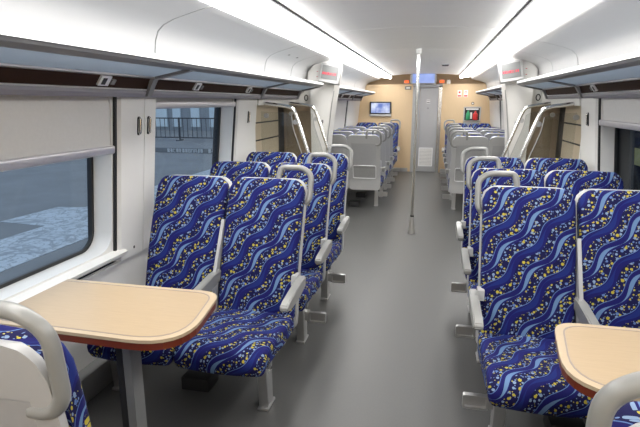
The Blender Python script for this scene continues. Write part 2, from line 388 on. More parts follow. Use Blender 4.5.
def wall(s):
    YP = 4.04 if s < 0 else 4.12
    WX = WXS[s]; name = 'wall_left' if s < 0 else 'wall_right'
    r = thing(name, (s*WX, 2, 0)); struct(r)
    def part(nm, bm, m, sm=None): return obj(nm, lean(bm, s), m, r, sm)
    part('lower_panel', box(s*(WX-.005), s*(WX+.02), YB, 4.56, 0.0, .655, .004), 'white_panel')
    part('skirting_duct', box(s*(WX-.085), s*(WX-.004), YB, 4.56, 0.0, .16, .012), 'grey_dark', 30)  # dark grey stands in for the shade under seats and table
    part('wall_panel', box(s*(WX), s*(WX+.03), YB, .738, .66, 1.61), 'white_panel')
    part('pier_panel', prism([(s*(WX+.03), 2.382), (s*(WX+.004), 2.384), (s*(WX-.014), 2.40), (s*(WX-.020), 2.45), (s*(WX-.02), 2.612), (s*(WX+.03), 2.612)], .66, 1.605, 'z'), 'white_panel', 25)
    part('pier_panel', prism([(s*(WX+.03), 2.619), (s*(WX-.02), 2.619), (s*(WX-.02), 2.735), (s*(WX-.008), 2.75), (s*(WX+.03), 2.75)], .66, 1.605, 'z'), 'white_panel', 25)
    part('pier_panel', prism([(s*(WX+.03), YP+.008), (s*(WX+.004), YP+.01), (s*(WX-.014), YP+.03), (s*(WX-.020), YP+.08), (s*(WX-.02), 4.50), (s*(WX-.004), 4.56), (s*(WX+.06), 4.58)], .66, 1.605, 'z'), 'white_panel', 25)
    for y in (2.555, 2.655, 4.30):                       # slotted coat hooks
        h = lean(tube(fillet([(s*(WX-.02), y, 1.375), (s*(WX-.034), y, 1.375), (s*(WX-.034), y, 1.46), (s*(WX-.02), y, 1.46)], .012), .006, 8), s)
        part_ = obj('coat_hook', h, 'steel', r, 40)
        hb = ring_prism(rrect(y-.011, y+.011, 1.365, 1.470, .010), rrect(y-.008, y+.008, 1.368, 1.467, .007), s*(WX-.025), s*(WX-.018), 'x')
        obj('hook_plate', lean(hb, s), 'rubber', r, 40)
    for y, z in ((2.52, .71), (2.70, .72)):
        obj('screw', lean(box(s*(WX-.023), s*(WX-.019), y-.006, y+.006, z-.008, z+.008, .002), s), 'rubber', r)
    # window sills: a sloping ledge with a rounded nose
    for a, b in ((.75, 2.42), (2.75, 4.06)):
        pr = [(WX+.14, .733), (WX+.03, .731), (WX-.025, .727), (WX-.045, .718), (WX-.042, .70), (WX-.025, .688), (WX+.0, .675), (WX+.03, .66), (WX+.14, .66)]
        obj('window_sill', lean(prism([(s*x, z) for x, z in pr], a, b), s), 'white_panel', r, 40)
    # slits between panels and header above the windows
    part('header', box(s*(WX+.035), s*(WX+.06), YB, 4.56, 1.55, 1.70), 'white_panel')
    # beyond the vestibule
    part('lower_panel', box(s*(WX-.005), s*(WX+.02), 6.3, YE, 0, .655, .004), 'white_panel')
    for a, b in ((6.32, 6.78), (8.12, 8.50), (9.82, YE)):
        part('pier_panel', box(s*(WX-.02), s*(WX+.03), a, b, .66, 1.605, .008), 'white_panel', 30)
    for a, b in ((6.78, 8.12), (8.50, 9.82)):
        part('window_sill', box(s*(WX-.06), s*(WX+.13), a, b, .70, .79, .015), 'white_panel', 30)
    for y in (6.55, 8.2, 8.42): obj('coat_hook', lean(box(s*(WX-.034), s*(WX-.02), y-.008, y+.008, 1.37, 1.46, .004), s), 'steel', r)
    # outer skin
    X0, X1 = 1.655, 1.69
    part('outer_skin', box(s*X0, s*X1, YB, YE+.6, -.35, .66), 'skin_paint')
    part('outer_skin', box(s*X0, s*X1, YB, YE+.6, 1.60, 2.32), 'skin_paint')
    for a, b in ((YB, .70), (2.42, 2.70), (YP+.05, 6.74), (8.16, 8.46), (9.86, YE+.6)):
        part('outer_skin', box(s*X0, s*X1, a, b, .66, 1.60), 'skin_paint')
    return r
WL, WR = wall(-1), wall(1)
window(1, -1, .75, 2.37, 1.305); window(2, -1, 2.755, 4.04, 1.535); window(3, -1, 6.79, 8.11, 1.0); window(4, -1, 8.51, 9.81, 1.0)
window(5, 1, .75, 2.37, 1.36); window(6, 1, 2.755, 4.115, 1.405); window(7, 1, 6.79, 8.11, 1.0); window(8, 1, 8.51, 9.81, 1.0)

# ------------------------------------------------------------------ vestibule: door leaves, portals, displays, draught screens
for s in (-1, 1):
    WX = WXS[s]; D = WX+.135
    d = thing('door_%d' % (1 if s < 0 else 2), (s*D, 5.3, 0)); struct(d)
    zz = [0.0, .42, .74, .96, 1.15, 1.335, 1.62]
    for a, b in zip(zz[:-1], zz[1:]):
        obj('door_panel', box(s*D, s*(D+.03), 4.60, 5.78, a+.008, b-.008, .003), 'door_beige', d)
    obj('door_seal', box(s*(D+.005), s*(D+.03), 4.58, 6.05, 0, 1.64), 'rubber', d)  # dark sheet behind the leaf, standing in for the shadowed recess gap
    obj('door_jamb', box(s*(WX+.0), s*(D+.03), 4.56, 4.60, 0, 1.62), 'white_panel', d)
    obj('door_header', lean(box(s*(WX-.02), s*(D+.03), 4.56, 6.0, 1.52, 1.66), s), 'white_panel', d)
    obj('end_panel', box(s*1.235, s*(D+.03), 6.03, 6.06, 0, 1.50), 'door_tan', d)
    obj('end_panel', box(s*1.20, s*(D+.03), 6.03, 6.06, 1.505, 1.76), 'white_panel', d)
    pp = thing('portal_pillar', (s*1.1, 6.1, 0), 'white curved pillar edging the entrance vestibule, %s' % SIDE[s], 'pillar')
    poly = [(1.235, 0), (1.06, 0), (1.065, .9), (1.04, 1.2), (1.00, 1.5), (.955, 1.76), (.925, 1.93), (.93, 2.05), (1.0, 2.05), (1.12, 2.02), (1.22, 1.97), (1.28, 1.90), (1.29, 1.76), (1.235, 1.70)]
    po = prism([(s*x, z) for x, z in poly], 5.93, 6.30)
    bmesh.ops.bevel(po, geom=[e for e in po.edges if abs(e.verts[0].co.y-e.verts[1].co.y) < .01 and e.verts[0].co.y < 6], offset=.015, segments=2, affect='EDGES')
    obj('pillar_body', po, 'white_panel', pp, 30)
    obj('edge_strip', tube([(s*1.048, 5.93, .1), (s*1.052, 5.93, .9), (s*1.028, 5.93, 1.2), (s*.99, 5.93, 1.5), (s*.96, 5.93, 1.68)], .006, 6), 'metal', pp, 60)
    obj('socket', box(s*1.09, s*1.11, 5.925, 5.932, 1.30, 1.34, .002), 'grey_dark', pp)
    ic = ring_prism([(s*1.325+.026*math.cos(a), 1.60+.038*math.sin(a)) for a in [2*PI*k/16 for k in range(16)]], [(s*1.325+.016*math.cos(a), 1.60+.027*math.sin(a)) for a in [2*PI*k/16 for k in range(16)]], 6.022, 6.031, 'y')
    obj('round_button', ic, 'rubber', d, 40)
    # LED display
    e = thing('information_display', (s*1.0, 5.86, 1.88), 'grey LED display with red lettering above the vestibule, %s' % SIDE[s], 'display')
    R = Matrix.Translation((s*.995, 5.86, 1.88)) @ Matrix.Scale(.9, 4) @ Matrix.Rotation(s*math.radians(-9), 4, 'Y') @ Matrix.Rotation(math.radians(-8), 4, 'X')
    def led(nm, bm, m, sm=None):
        bmesh.ops.transform(bm, matrix=R, verts=bm.verts[:]); return obj(nm, bm, m, e, sm)
    led('housing', box(-.135, .135, -.01, .10, -.125, .115, .012), 'grey_plastic', 40)
    led('hood', box(-.13, .13, -.055, .02, -.135, -.108, .008), 'grey_plastic', 40)
    led('screen', box(-.108, .108, -.018, -.008, -.085, .09, .004), 'led_face')
    g = bmesh.new(); x = -.095
    rr = random.Random(3)
    while x < .085:                                       # one row of running red characters
        bx(g, x, x+.013, -.0205, -.0185, -.035, -.029); bx(g, x, x+.013, -.0205, -.0185, -.006, .0)
        bx(g, x+rr.choice((0, .005, .010)), x+rr.choice((0, .005, .010))+.004, -.0205, -.0185, -.035, .006)
        if rr.random() < .6: bx(g, x, x+.013, -.0205, -.0185, -.02, -.015)
        x += .0185
    for v in g.verts: v.co.z = -.015+(v.co.z+.015)*.7
    led('lettering', g, 'led_red')
    for k, zz_ in enumerate((.03, -.03)):
        obj('indicator_lamp', lathe([(.009, 0), (.009, .006)], (s*(1.16+.004*k), 5.924, 1.87+zz_), 10), 'red', pp)
    # draught screens: bent steel rail, glass below it, clamps
    for j, Y in enumerate((4.72, 5.60)):
        t = thing('draught_screen', (s*1.1, Y, 0), 'bent steel rail over glass screen %s, %s' % (('right behind the patterned seats', 'by the white portal pillar')[j], SIDE[s]), 'railing')
        path = fillet([(s*(WX+.02), Y, 1.545), (s*1.20, Y, 1.512), (s*1.125, Y, 1.49), (s*1.085, Y, 1.385), (s*.955, Y, 1.0), (s*.83, Y, .62), (s*.83, Y, 0)], .09, 6)
        obj('rail', tube(path, .0175, 12), 'steel', t, 60)
        gp = [(s*(WX-.02), .12), (s*.91, .12), (s*.91, .62), (s*1.02, .98), (s*1.13, 1.30), (s*1.145, 1.42), (s*1.2, 1.45), (s*(WX-.02), 1.46)]
        obj('glass_panel', prism(gp, Y-.004, Y+.004), 'clear_glass', t)
        edge = [(x_, Y, z_) for x_, z_ in gp[1:6]]
        obj('glass_edge', tube(fillet(edge, .04), .0042, 6), 'grey_plastic', t, 60)
        for cx_, cz_ in ((1.105, 1.36), (1.40, 1.42), (.93, .80)):
            cl = bmesh.new()
            r_ = bmesh.ops.create_cone(cl, segments=14, radius1=.024, radius2=.024, depth=.026, cap_ends=True)
            bmesh.ops.transform(cl, matrix=Matrix.Translation((s*cx_, Y, cz_)) @ Matrix.Rotation(PI/2, 4, 'X'), verts=cl.verts[:])
            obj('clamp', cl, 'metal', t, 40)

# grab pole in the vestibule
p = thing('grab_pole', (.01, 5.89, 0), 'slim steel grab pole standing in the aisle of the vestibule', 'pole')
obj('pole', tube([(.01, 5.89, .1), (.01, 5.89, 2.07)], .0175, 14), 'steel', p, 60)
obj('base_cone', lathe([(.048, 0), (.048, .006), (.040, .03), (.026, .17), (.02, .21)], (.01, 5.89, 0), 20), 'metal', p, 40)
obj('collar', lathe([(.012, 0), (.022, .003), (.022, .02)], (.01, 5.89, .205), 16), 'rubber', p, 40)
obj('top_fitting', lathe([(.02, 0), (.028, .006), (.028, .06)], (.01, 5.89, 2.07), 16), 'alu_white', p, 40)

# ------------------------------------------------------------------ luggage racks
def rack(s, y0, y1, brk, label, plates):
    t = thing('luggage_rack', (s*1.2, (y0+y1)/2, 1.66), label, 'rack')
    def A(nm, bm, m, sm=None): return obj(nm, bm, m, t, sm)
    A('front_lip', prism([(s*x, z) for x, z in ((1.045, 1.742), (1.05, 1.764), (1.075, 1.770), (1.085, 1.748), (1.085, 1.735))], y0, y1), 'alu_white', 30)
    A('front_rail', prism([(s*x, z) for x, z in ((1.048, 1.741), (1.085, 1.734), (1.118, 1.729), (1.118, 1.716), (1.09, 1.715), (1.055, 1.728))], y0, y1), 'rack_grey', 30)
    A('rear_bar', prism([(s*x, z) for x, z in ((1.295, 1.692), (1.335, 1.686), (1.335, 1.672), (1.295, 1.676))], y0, y1), 'alu', 30)
    A('valance', prism([(s*x, z) for x, z in ((1.318, 1.678), (1.345, 1.678), (1.40, 1.60), (1.375, 1.60))], y0, y1), 'brown_trim')
    A('lower_rail', prism([(s*x, z) for x, z in ((1.350, 1.612), (1.39, 1.612), (1.41, 1.604), (1.41, 1.578), (1.37, 1.575), (1.352, 1.596))], y0, y1), 'rail_grey', 30)
    A('lower_rail_lip', prism([(s*x, z) for x, z in ((1.349, 1.611), (1.362, 1.620), (1.362, 1.612))], y0, y1), 'alu_white')
    ed = [y0]+brk+[y1]
    for a, b in zip(ed[:-1], ed[1:]):
        A('glass_panel', prism([(s*x, z) for x, z in ((1.112, 1.726), (1.305, 1.688), (1.305, 1.682), (1.112, 1.720))], a+.004, b-.004), 'frosted_glass')
    for y in brk+[y1-.03]:
        A('bracket', prism([(s*x, z) for x, z in ((1.085, 1.73), (1.30, 1.683), (1.325, 1.672), (1.345, 1.62), (1.36, 1.585), (1.345, 1.58), (1.322, 1.63), (1.30, 1.668), (1.085, 1.712))], y-.022, y+.022), 'rack_grey', 30)
    for y in plates:
        pl = prism([(s*x, z) for x, z in ((1.312, 1.668), (1.322, 1.675), (1.352, 1.632), (1.342, 1.625))], y-.045, y+.03)
        pq = A('number_plate', pl, 'alu_white')
        obj('reading_lamp', prism([(s*x, z) for x, z in ((1.322, 1.654), (1.332, 1.66), (1.348, 1.638), (1.338, 1.632))], y+.045, y+.075), 'grey_dark', pq)
        obj('plate_mark', prism([(s*x, z) for x, z in ((1.3160, 1.6585), (1.3170, 1.6592), (1.3375, 1.6305), (1.3365, 1.6298))], y-.03, y+.0), 'rubber', pq)
for s in (-1, 1):
    rack(s, YB+.1, 5.74, [.65, 2.55, 4.45], 'long frosted-glass luggage rack above the patterned seats and table, %s' % SIDE[s], [.3, 1.2, 2.15, 3.12, 4.08])
    rack(s, 6.36, 11.1, [8.2, 9.8], 'short frosted-glass luggage rack above the grey-backed seats, %s' % SIDE[s], [7.0, 7.8, 8.6, 9.4])

# ------------------------------------------------------------------ end bulkhead
we = thing('wall_end', (0, YE, 0)); struct(we)
DX0, DX1, DT = -.25, .375, 1.89
obj('wood_panel', box(-1.6, DX0-.004, YE, YE+.04, 0, 1.93), 'wall_wood', we)
obj('wood_panel', box(DX1+.004, 1.6, YE, YE+.04, 0, 1.93), 'wall_wood', we)
obj('header_panel', box(DX0-.004, DX1+.004, YE+.004, YE+.04, DT+.002, 1.93), 'door_grey', we)
obj('recess_back', box(-1.6, 1.6, YE+.5, YE+.53, 0, 2.27), 'wall_wood', we)
obj('recess_floor', box(-1.6, 1.6, YE+.03, YE+.5, 1.90, 1.925), 'wall_wood', we)
obj('recess_ceiling', box(-1.0, 1.0, 11.02, YE+.52, 2.19, 2.21), 'wall_wood', we)
obj('baseboard', box(-1.5, DX0-.06, YE-.012, YE, 0, .08), 'door_grey', we)
obj('baseboard', box(DX1+.06, 1.5, YE-.012, YE, 0, .08), 'door_grey', we)
d = thing('door_3', ((DX0+DX1)/2, YE, 0)); struct(d)
obj('door_leaf', box(DX0+.16, DX1-.075, YE+.005, YE+.035, 0.01, DT-.03, .004), 'door_grey', d)
obj('door_frame', box(DX0, DX0+.055, YE-.03, YE+.03, 0, DT), 'door_grey', d)
obj('side_leaf', box(DX0+.055, DX0+.155, YE-.012, YE+.03, 0.01, DT-.02), 'door_grey', d)
obj('door_frame', box(DX1-.07, DX1, YE-.03, YE+.03, 0, DT), 'steel', d)
obj('door_frame', box(DX0, DX1, YE-.03, YE+.03, DT-.025, DT+.02), 'door_grey', d)
vn = obj('vent_grille', ring_prism(rrect(-.075, .235, .13, .55, .01, 2), rrect(-.055, .215, .15, .53, .008, 2), YE-.004, YE+.006, 'y'), 'alu_white', d)
for k in range(12): obj('vent_slat', box(-.055, .215, YE-.002, YE+.006, .155+k*.0315, .176+k*.0315), 'white_panel', vn)
obj('door_sign', box(.055, .125, YE+.001, YE+.006, 1.52, 1.60), 'label_white', d)
obj('sign_mark', box(.06, .12, YE-.001, YE+.001, 1.53, 1.553), 'rubber', d)
obj('sign_mark', box(.06, .12, YE-.001, YE+.001, 1.572, 1.59), 'grey_dark', d)
obj('spy_hole', box(.082, .096, YE-.001, YE+.006, 1.40, 1.43), 'rubber', d)
hd = obj('door_handle', box(DX0+.075, DX0+.105, YE-.03, YE-.012, .92, 1.06, .006), 'steel', d)
obj('lock', box(DX0+.08, DX0+.10, YE-.018, YE-.012, .80, .83), 'rubber', d)
# header display over the door
t = thing('header_display', (-.04, YE-.02, 1.93), 'wide pale blue display panel mounted above the end door', 'display')
obj('housing', box(-.315, .24, YE-.05, YE+.06, 1.935, 2.195, .006), 'door_grey', t)
obj('screen', box(-.27, .20, YE-.054, YE-.049, 1.955, 2.175), 'header_screen', t)
for x0 in (-.46, .30):
    e = thing('exit_lamp', (x0+.05, YE+.1, 1.93), 'small orange lamp box in the recess %s' % ('between the television wall and header display' if x0 < 0 else 'between the header display and a white box'), 'lamp')
    obj('lamp_body', box(x0, x0+.12, YE+.06, YE+.12, 1.94, 2.03, .006), 'grey_plastic', e)
    obj('lamp_face', box(x0+.01, x0+.11, YE+.054, YE+.061, 1.955, 2.02), 'sign_orange', e)
e = thing('alarm_box', (.5, YE+.1, 1.93), 'small white alarm box in the recess above the end wall', 'box')
obj('alarm_body', box(.46, .54, YE+.05, YE+.12, 1.93, 2.02, .012), 'label_white', e, 40); obj('alarm_lens', lathe([(.018, 0), (.012, .012)], (.5, YE+.085, 2.02), 12), 'grey_dark', e)
# television
t = thing('television', (-.955, YE, 1.24), 'flat television with glowing blue picture on the wooden end wall', 'television')
obj('bezel', ring_prism(rrect(-1.195, -.715, 1.285, 1.555, .01, 3), rrect(-1.165, -.745, 1.31, 1.53, .004, 3), YE-.05, YE-.01, 'y'), 'rubber', t)
obj('screen', box(-1.17, -.74, YE-.044, YE-.038, 1.305, 1.535), 'tv_screen', t)
obj('rear_case', box(-1.18, -.73, YE-.037, YE, 1.30, 1.54), 'rubber', t)
obj('lower_trim', box(-1.195, -.715, YE-.055, YE, 1.235, 1.283, .006), 'grey_plastic', t)
# extinguisher case with picture
t = thing('extinguisher_case', (1.03, YE, 1.14), 'grey wall case with red and green canisters on the end wall', 'case')
obj('case_frame', ring_prism(rrect(.85, 1.21, 1.14, 1.45, .012, 3), rrect(.875, 1.185, 1.165, 1.425, .006, 3), YE-.03, YE, 'y'), 'grey_plastic', t)
obj('case_back', box(.87, 1.19, YE-.008, YE-.001, 1.16, 1.43), 'dark', t)
obj('canister', lathe([(.042, 0), (.045, .01), (.045, .13), (.02, .165), (.015, .20)], (.945, YE-.05, 1.175), 16), 'green', t, 40)
obj('canister', lathe([(.05, 0), (.053, .01), (.053, .12), (.02, .155), (.015, .19)], (1.095, YE-.055, 1.175), 16), 'red', t, 40)
obj('label_card', box(.90, 1.16, YE-.012, YE-.009, 1.385, 1.415), 'label_white', t)
obj('label_card', box(.995, 1.03, YE-.02, YE-.009, 1.19, 1.33), 'label_white', t)
obj('lower_plate', box(.85, 1.21, YE-.012, YE, 1.02, 1.135), 'grey_plastic', t)
for i, x in enumerate((.70, .83)):
    e = thing('warning_sign', (x+.04, YE, 1.66), 'small white sign with a red %s on the wooden wall' % ('square and bar' if i == 0 else 'ring and bar'), 'sign')
    obj('plate', box(x, x+.085, YE-.004, YE, 1.655, 1.80), 'label_white', e)
    obj('red_bar', box(x+.008, x+.077, YE-.006, YE-.0035, 1.665, 1.695), 'red', e)
    if i == 0: obj('red_square', box(x+.022, x+.062, YE-.006, YE-.0035, 1.735, 1.775), 'red', e)
    else: obj('red_ring', ring_prism([(x+.042+.026*math.cos(a), 1.755+.026*math.sin(a)) for a in [PI*k/8 for k in range(16)]], [(x+.042+.017*math.cos(a), 1.755+.017*math.sin(a)) for a in [PI*k/8 for k in range(16)]], YE-.006, YE-.0035, 'y'), 'red', e)
e = thing('door_number_plate', (-.36, YE, 1.82), 'grey number plate on the wooden wall beside the end door', 'sign')
obj('plate', box(-.43, -.29, YE-.006, YE, 1.815, 1.89), 'grey_dark', e); obj('mark', box(-.40, -.32, YE-.008, YE-.0055, 1.84, 1.866), 'label_white', e)
e = thing('call_button', (1.03, YE, 1.52), 'round brown button on the end wall above the extinguisher case', 'button')
obj('rim', lathe([(.03, 0), (.03, .01)], (0, 0, 0), 16), 'brown_trim', e); obj('cap', lathe([(.018, 0), (.014, .006)], (0, 0, .01), 16), 'label_white', e)
for c in e.children:
    c.data.transform(Matrix.Translation(Vector((1.03, YE, 1.52)))); c.data.transform(Matrix.Rotation(PI/2, 4, 'X')); c.data.materials
e = thing('ceiling_sensor', (.36, 8.2, 2.1), 'small black sensor box on the white ceiling', 'sensor')
obj('sensor_body', box(.30, .40, 8.16, 8.26, 2.095, 2.122, .006), 'rubber', e); obj('sensor_plate', box(.285, .415, 8.145, 8.275, 2.112, 2.124, .003), 'alu_white', e)

# ------------------------------------------------------------------ tables
def table(s, label):
    y0, y1 = 1.405, 1.895
    xa, xw = .605, WXS[s]-.03
    t = thing('fold_table', (s*1.02, 1.64, 0), label, 'table')
    def outline(ins):
        a, b, c, dd = xa+ins, xw-ins*.2, y0+ins, y1-ins
        pts = [(b, dd), (b, c+.13)]
        pts += [(b-.09, c)]
        out = []
        r1 = .15-ins*.8
        raw = [Vector((b, dd, 0)), Vector((b, c+.02, 0)), Vector((a, c, 0)), Vector((a+.07, dd, 0))]
        n = len(raw); rad = [.012, .012, .22-ins*.7, .09-ins*.5]
        for i in range(n):
            P, A, C = raw[i], raw[i-1], raw[(i+1) % n]
            d1, d2 = (A-P).normalized(), (C-P).normalized()
            B0, B1 = P+d1*rad[i], P+d2*rad[i]
            for k in range(9):
                q = k/8; V = B0*(1-q)**2+P*2*q*(1-q)+B1*q*q; out.append((s*V.x, V.y))
        return out
    obj('table_top', prism(outline(.0), .7255, .738, 'z'), 'wood_rim', t)
    obj('table_edge', prism(outline(.004), .697, .725, 'z'), 'wood_edge', t)
    obj('inlay_line', ring_prism(outline(.024), outline(.029), .7375, .7390, 'z'), 'inlay', t)
    obj('top_veneer', prism(outline(.030), .7375, .7388, 'z'), 'wood_top', t)
    px, py = s*.955, 1.60
    obj('post', prism([(px-.032, py-.03), (px-.006, py-.03), (px-.006, py+.03), (px-.032, py+.03)], .012, .70, 'z'), 'dark', t)
    obj('post', prism([(px+.0, py-.034), (px+.036, py-.034), (px+.036, py+.034), (px+.0, py+.034)], .012, .70, 'z'), 'grey_dark', t)
    obj('post_foot', box(px-.06, px+.06, py-.06, py+.06, 0, .014, .004), 'metal', t)
    obj('wall_bracket', box(s*1.34, s*(WXS[s]-.03), 1.45, 1.82, .62, .70, .008), 'alu', t)
table(-1, 'cream wood table with rounded corners under the daylit window')
table(1, 'cream wood table with rounded corners on the dark-window side')

# ------------------------------------------------------------------ seats
def pad(width, prof, thick, r_top, r_bot, edge, flare=0.0, nx=14, crown=.012):
    """upholstered pad: front surface follows prof (list of (y,z) from bottom/front upward), thickness goes behind it. UV in metres."""
    pts = [Vector((0, a, b)) for a, b in prof]
    acc = [0]
    for i in range(1, len(pts)): acc.append(acc[-1]+(pts[i]-pts[i-1]).length)
    Ltot = acc[-1]
    def at(t):
        q = t*Ltot
        for i in range(1, len(acc)):
            if q <= acc[i]+1e-9:
                k = (q-acc[i-1])/(acc[i]-acc[i-1]); return pts[i-1].lerp(pts[i], k)
        return pts[-1]
    def nrm(t):
        d = at(min(1, t+.02))-at(max(0, t-.02)); d.normalize(); return Vector((0, -d.z, d.y))       # towards the sitter
    ts = [0, .008, .02, .04]+[.04+.92*k/20 for k in range(1, 20)]+[.96, .98, .992, 1]
    ss = [-1, -.985, -.95, -.88]+[-.88+1.76*k/nx for k in range(1, nx)]+[.88, .95, .985, 1]
    bm = bmesh.new(); uvl = bm.loops.layers.uv.new('UVMap'); UV = {}
    def half(t):
        q = t*Ltot; w = width/2-flare*(1-t)
        top = Ltot-q
        if top < r_top: w -= r_top-math.sqrt(max(0, r_top**2-(r_top-top)**2))
        if q < r_bot: w -= r_bot-math.sqrt(max(0, r_bot**2-(r_bot-q)**2))
        return w
    def grid(front):
        G = []
        for t in ts:
            row = []; w = half(t); c = at(t); n = nrm(t)
            for sx in ss:
                x = sx*w
                de = min((1-abs(sx))*w, t*Ltot, (1-t)*Ltot)                # distance to the edge
                k = min(1, de/edge); rise = edge*(math.sqrt(max(0, 1-(1-k)**2)))
                d = (rise-edge)+crown*math.cos(sx*PI/2) if front else -thick
                if not front: d = -thick
                if front and sx in (-1, 1): d = -edge
                v = bm.verts.new((x, c.y+n.y*d, c.z+n.z*d)); UV[v] = (x, t*Ltot) if front else (x+(thick*sx if abs(sx) == 1 else 0), t*Ltot+(thick if t == 1 else -thick if t == 0 else 0)); row.append(v)
            G.append(row)
        return G
    F, B = grid(True), grid(False)
    R, Cn = len(ts), len(ss)
    fs = []
    for i in range(R-1):
        for j in range(Cn-1):
            fs.append(bm.faces.new((F[i][j], F[i][j+1], F[i+1][j+1], F[i+1][j])))
            fs.append(bm.faces.new((B[i][j], B[i+1][j], B[i+1][j+1], B[i][j+1])))
    loop_f = [F[0][j] for j in range(Cn)]+[F[i][-1] for i in range(1, R)]+[F[-1][j] for j in range(Cn-2, -1, -1)]+[F[i][0] for i in range(R-2, 0, -1)]
    loop_b = [B[0][j] for j in range(Cn)]+[B[i][-1] for i in range(1, R)]+[B[-1][j] for j in range(Cn-2, -1, -1)]+[B[i][0] for i in range(R-2, 0, -1)]
    for k in range(len(loop_f)):
        k2 = (k+1) % len(loop_f)
        try: fs.append(bm.faces.new((loop_f[k], loop_b[k], loop_b[k2], loop_f[k2])))
        except ValueError: pass
    for fc in fs:
        for lp in fc.loops: lp[uvl].uv = UV[lp.vert]
    bmesh.ops.remove_doubles(bm, verts=bm.verts[:], dist=1e-5)
    return bm

BACK = [(-.012, .38), (.005, .46), (.035, .56), (.072, .68), (.118, .80), (.168, .92), (.222, 1.03), (.275, 1.125)]
SHELL = [(-.005, .30), (.012, .46), (.042, .56), (.079, .68), (.125, .80), (.175, .92), (.229, 1.03), (.288, 1.145)]
CUSH = [(-.478, .305), (-.505, .335), (-.515, .375), (-.500, .412), (-.465, .432), (-.40, .436), (-.30, .428), (-.18, .417), (-.06, .410), (.02, .412)]
def mesh_of(bm, name, m, sm=60):
    me = bpy.data.meshes.new(name); bmesh.ops.recalc_face_normals(bm, faces=bm.faces[:]); bm.to_mesh(me); bm.free(); me.materials.append(M[m])
    for p_ in me.polygons: p_.use_smooth = True
    me.set_sharp_from_angle(angle=math.radians(sm)); return me
SM = {}
def shift_y(prof, d):                                        # parallel offset of a back profile, away from the sitter
    out = []
    for i, (a, b) in enumerate(prof):
        p, q = prof[max(0, i-1)], prof[min(len(prof)-1, i+1)]
        t = Vector((q[0]-p[0], q[1]-p[1])).normalized(); out.append((a+t.y*d, b-t.x*d))
    return out
SM['back'] = mesh_of(pad(.452, BACK, .062, .075, .02, .028, .004), 'backrest', 'seat_fabric')
SM['cush'] = mesh_of(pad(.455, CUSH, .085, .02, .04, .030), 'seat_cushion', 'seat_fabric')
SM['shell'] = mesh_of(pad(.461, [(a, b) for a, b in shift_y(SHELL, .066)], .024, .082, .05, .010, .0, crown=0), 'back_shell', 'grey_plastic', 50)
def back_pt(z, off):
    pr = shift_y(SHELL, off)
    for (a, b), (c, d_) in zip(pr[:-1], pr[1:]):
        if b <= z <= d_: k = (z-b)/(d_-b); return a+(c-a)*k
    return pr[-1][0]
# recessed panel and net pocket on the rear of the shell
def rear_panel():
    bm = bmesh.new(); zs = [.62, .66, .72, .78, .84, .90, .95, .985]
    rows = []
    for z in zs:
        w = .165+.010*(z-.62)/.36
        rows.append([bm.verts.new((x, back_pt(z, .0925+(0 if abs(x) < w*.98 else -.003)), z)) for x in (-w, -w*.97, 0, w*.97, w)])
    for i in range(len(rows)-1):
        for j in range(4): bm.faces.new((rows[i][j], rows[i][j+1], rows[i+1][j+1], rows[i+1][j]))
    return bm
SM['panel'] = mesh_of(rear_panel(), 'rear_panel', 'shell_panel')
def pocket():
    bm = bmesh.new(); z0, z1, w = .47, .66, .165
    loop = [(x, back_pt(z, .104), z) for x, z in rrect(-w, w, z0, z1, .02, 4)]
    tube(loop, .0045, 6, bm, close=True)
    return bm
SM['pocket'] = mesh_of(pocket(), 'magazine_net', 'alu_white')
def net():
    bm = bmesh.new(); z0, z1, w = .475, .655, .16
    for k in range(1, 18):
        x = -w+2*w*k/18; tube([(x, back_pt(z0, .100), z0), (x, back_pt(.56, .100), .56), (x, back_pt(z1, .100), z1)], .0012, 4, bm)
    for k in range(1, 10):
        z = z0+(z1-z0)*k/10; tube([(-w, back_pt(z, .100), z), (w, back_pt(z, .100), z)], .0012, 4, bm)
    return bm
SM['net'] = mesh_of(net(), 'net_mesh', 'handle_plastic')
def handle(a):      # looped grab handle on the aisle corner of the back
    y0 = back_pt(1.10, .075); path = [(a*.045, y0-.01, 1.06), (a*.048, y0+.018, 1.135), (a*.06, y0+.03, 1.172), (a*.19, y0+.03, 1.172), (a*.246, y0+.012, 1.135), (a*.246, y0-.045, 1.0), (a*.215, y0-.06, .965), (a*.165, y0-.06, .965)]
    return tube(fillet(path, .045, 5), .0165, 12)
def armrest(a, x):
    bm = bmesh.new()
    prof = [(-.285, .566), (-.297, .582), (-.288, .600), (-.25, .612), (-.02, .630), (.07, .632), (.06, .575), (-.06, .560), (-.20, .560)]
    prism([(a_, b_-.012) for a_, b_ in prof], x-.021, x+.021, 'x', bm)
    bmesh.ops.bevel(bm, geom=[e for e in bm.edges], offset=.006, segments=2, affect='EDGES')
    return bm
def arm_bracket(x, tall):
    return prism([(-.06, .30), (-.015, .30), (.045, .58), (.10+tall*.09, .70+tall*.18), (.07+tall*.09, .71+tall*.18), (.0, .60)], x-.009, x+.009, 'x')
def leg(x):
    bm = bmesh.new()
    prism([(-.275, .012), (-.195, .012), (-.205, .31), (-.30, .31)], x-.026, x+.026, 'x', bm)
    bmesh.ops.bevel(bm, geom=[e for e in bm.edges], offset=.004, segments=1, affect='EDGES')
    return bm
def pedal(a, x):
    b = bmesh.new()
    bx(b, a*(x+.02), a*(x+.055), -.255, -.215, .15, .215, .005)
    ring = ring_prism(rrect(a*(x+.05) if a > 0 else -(x+.165), a*(x+.165) if a > 0 else -(x+.05), .145, .215, .008, 2), rrect((x+.06) if a > 0 else -(x+.155), (x+.155) if a > 0 else -(x+.06), .155, .205, .005, 2), -.262, -.235, 'y')
    me = bpy.data.meshes.new('t'); ring.to_mesh(me); ring.free(); b.from_mesh(me); bpy.data.meshes.remove(me)
    bx(b, a*(x+.056), a*(x+.160), -.246, -.240, .150, .210)
    return b
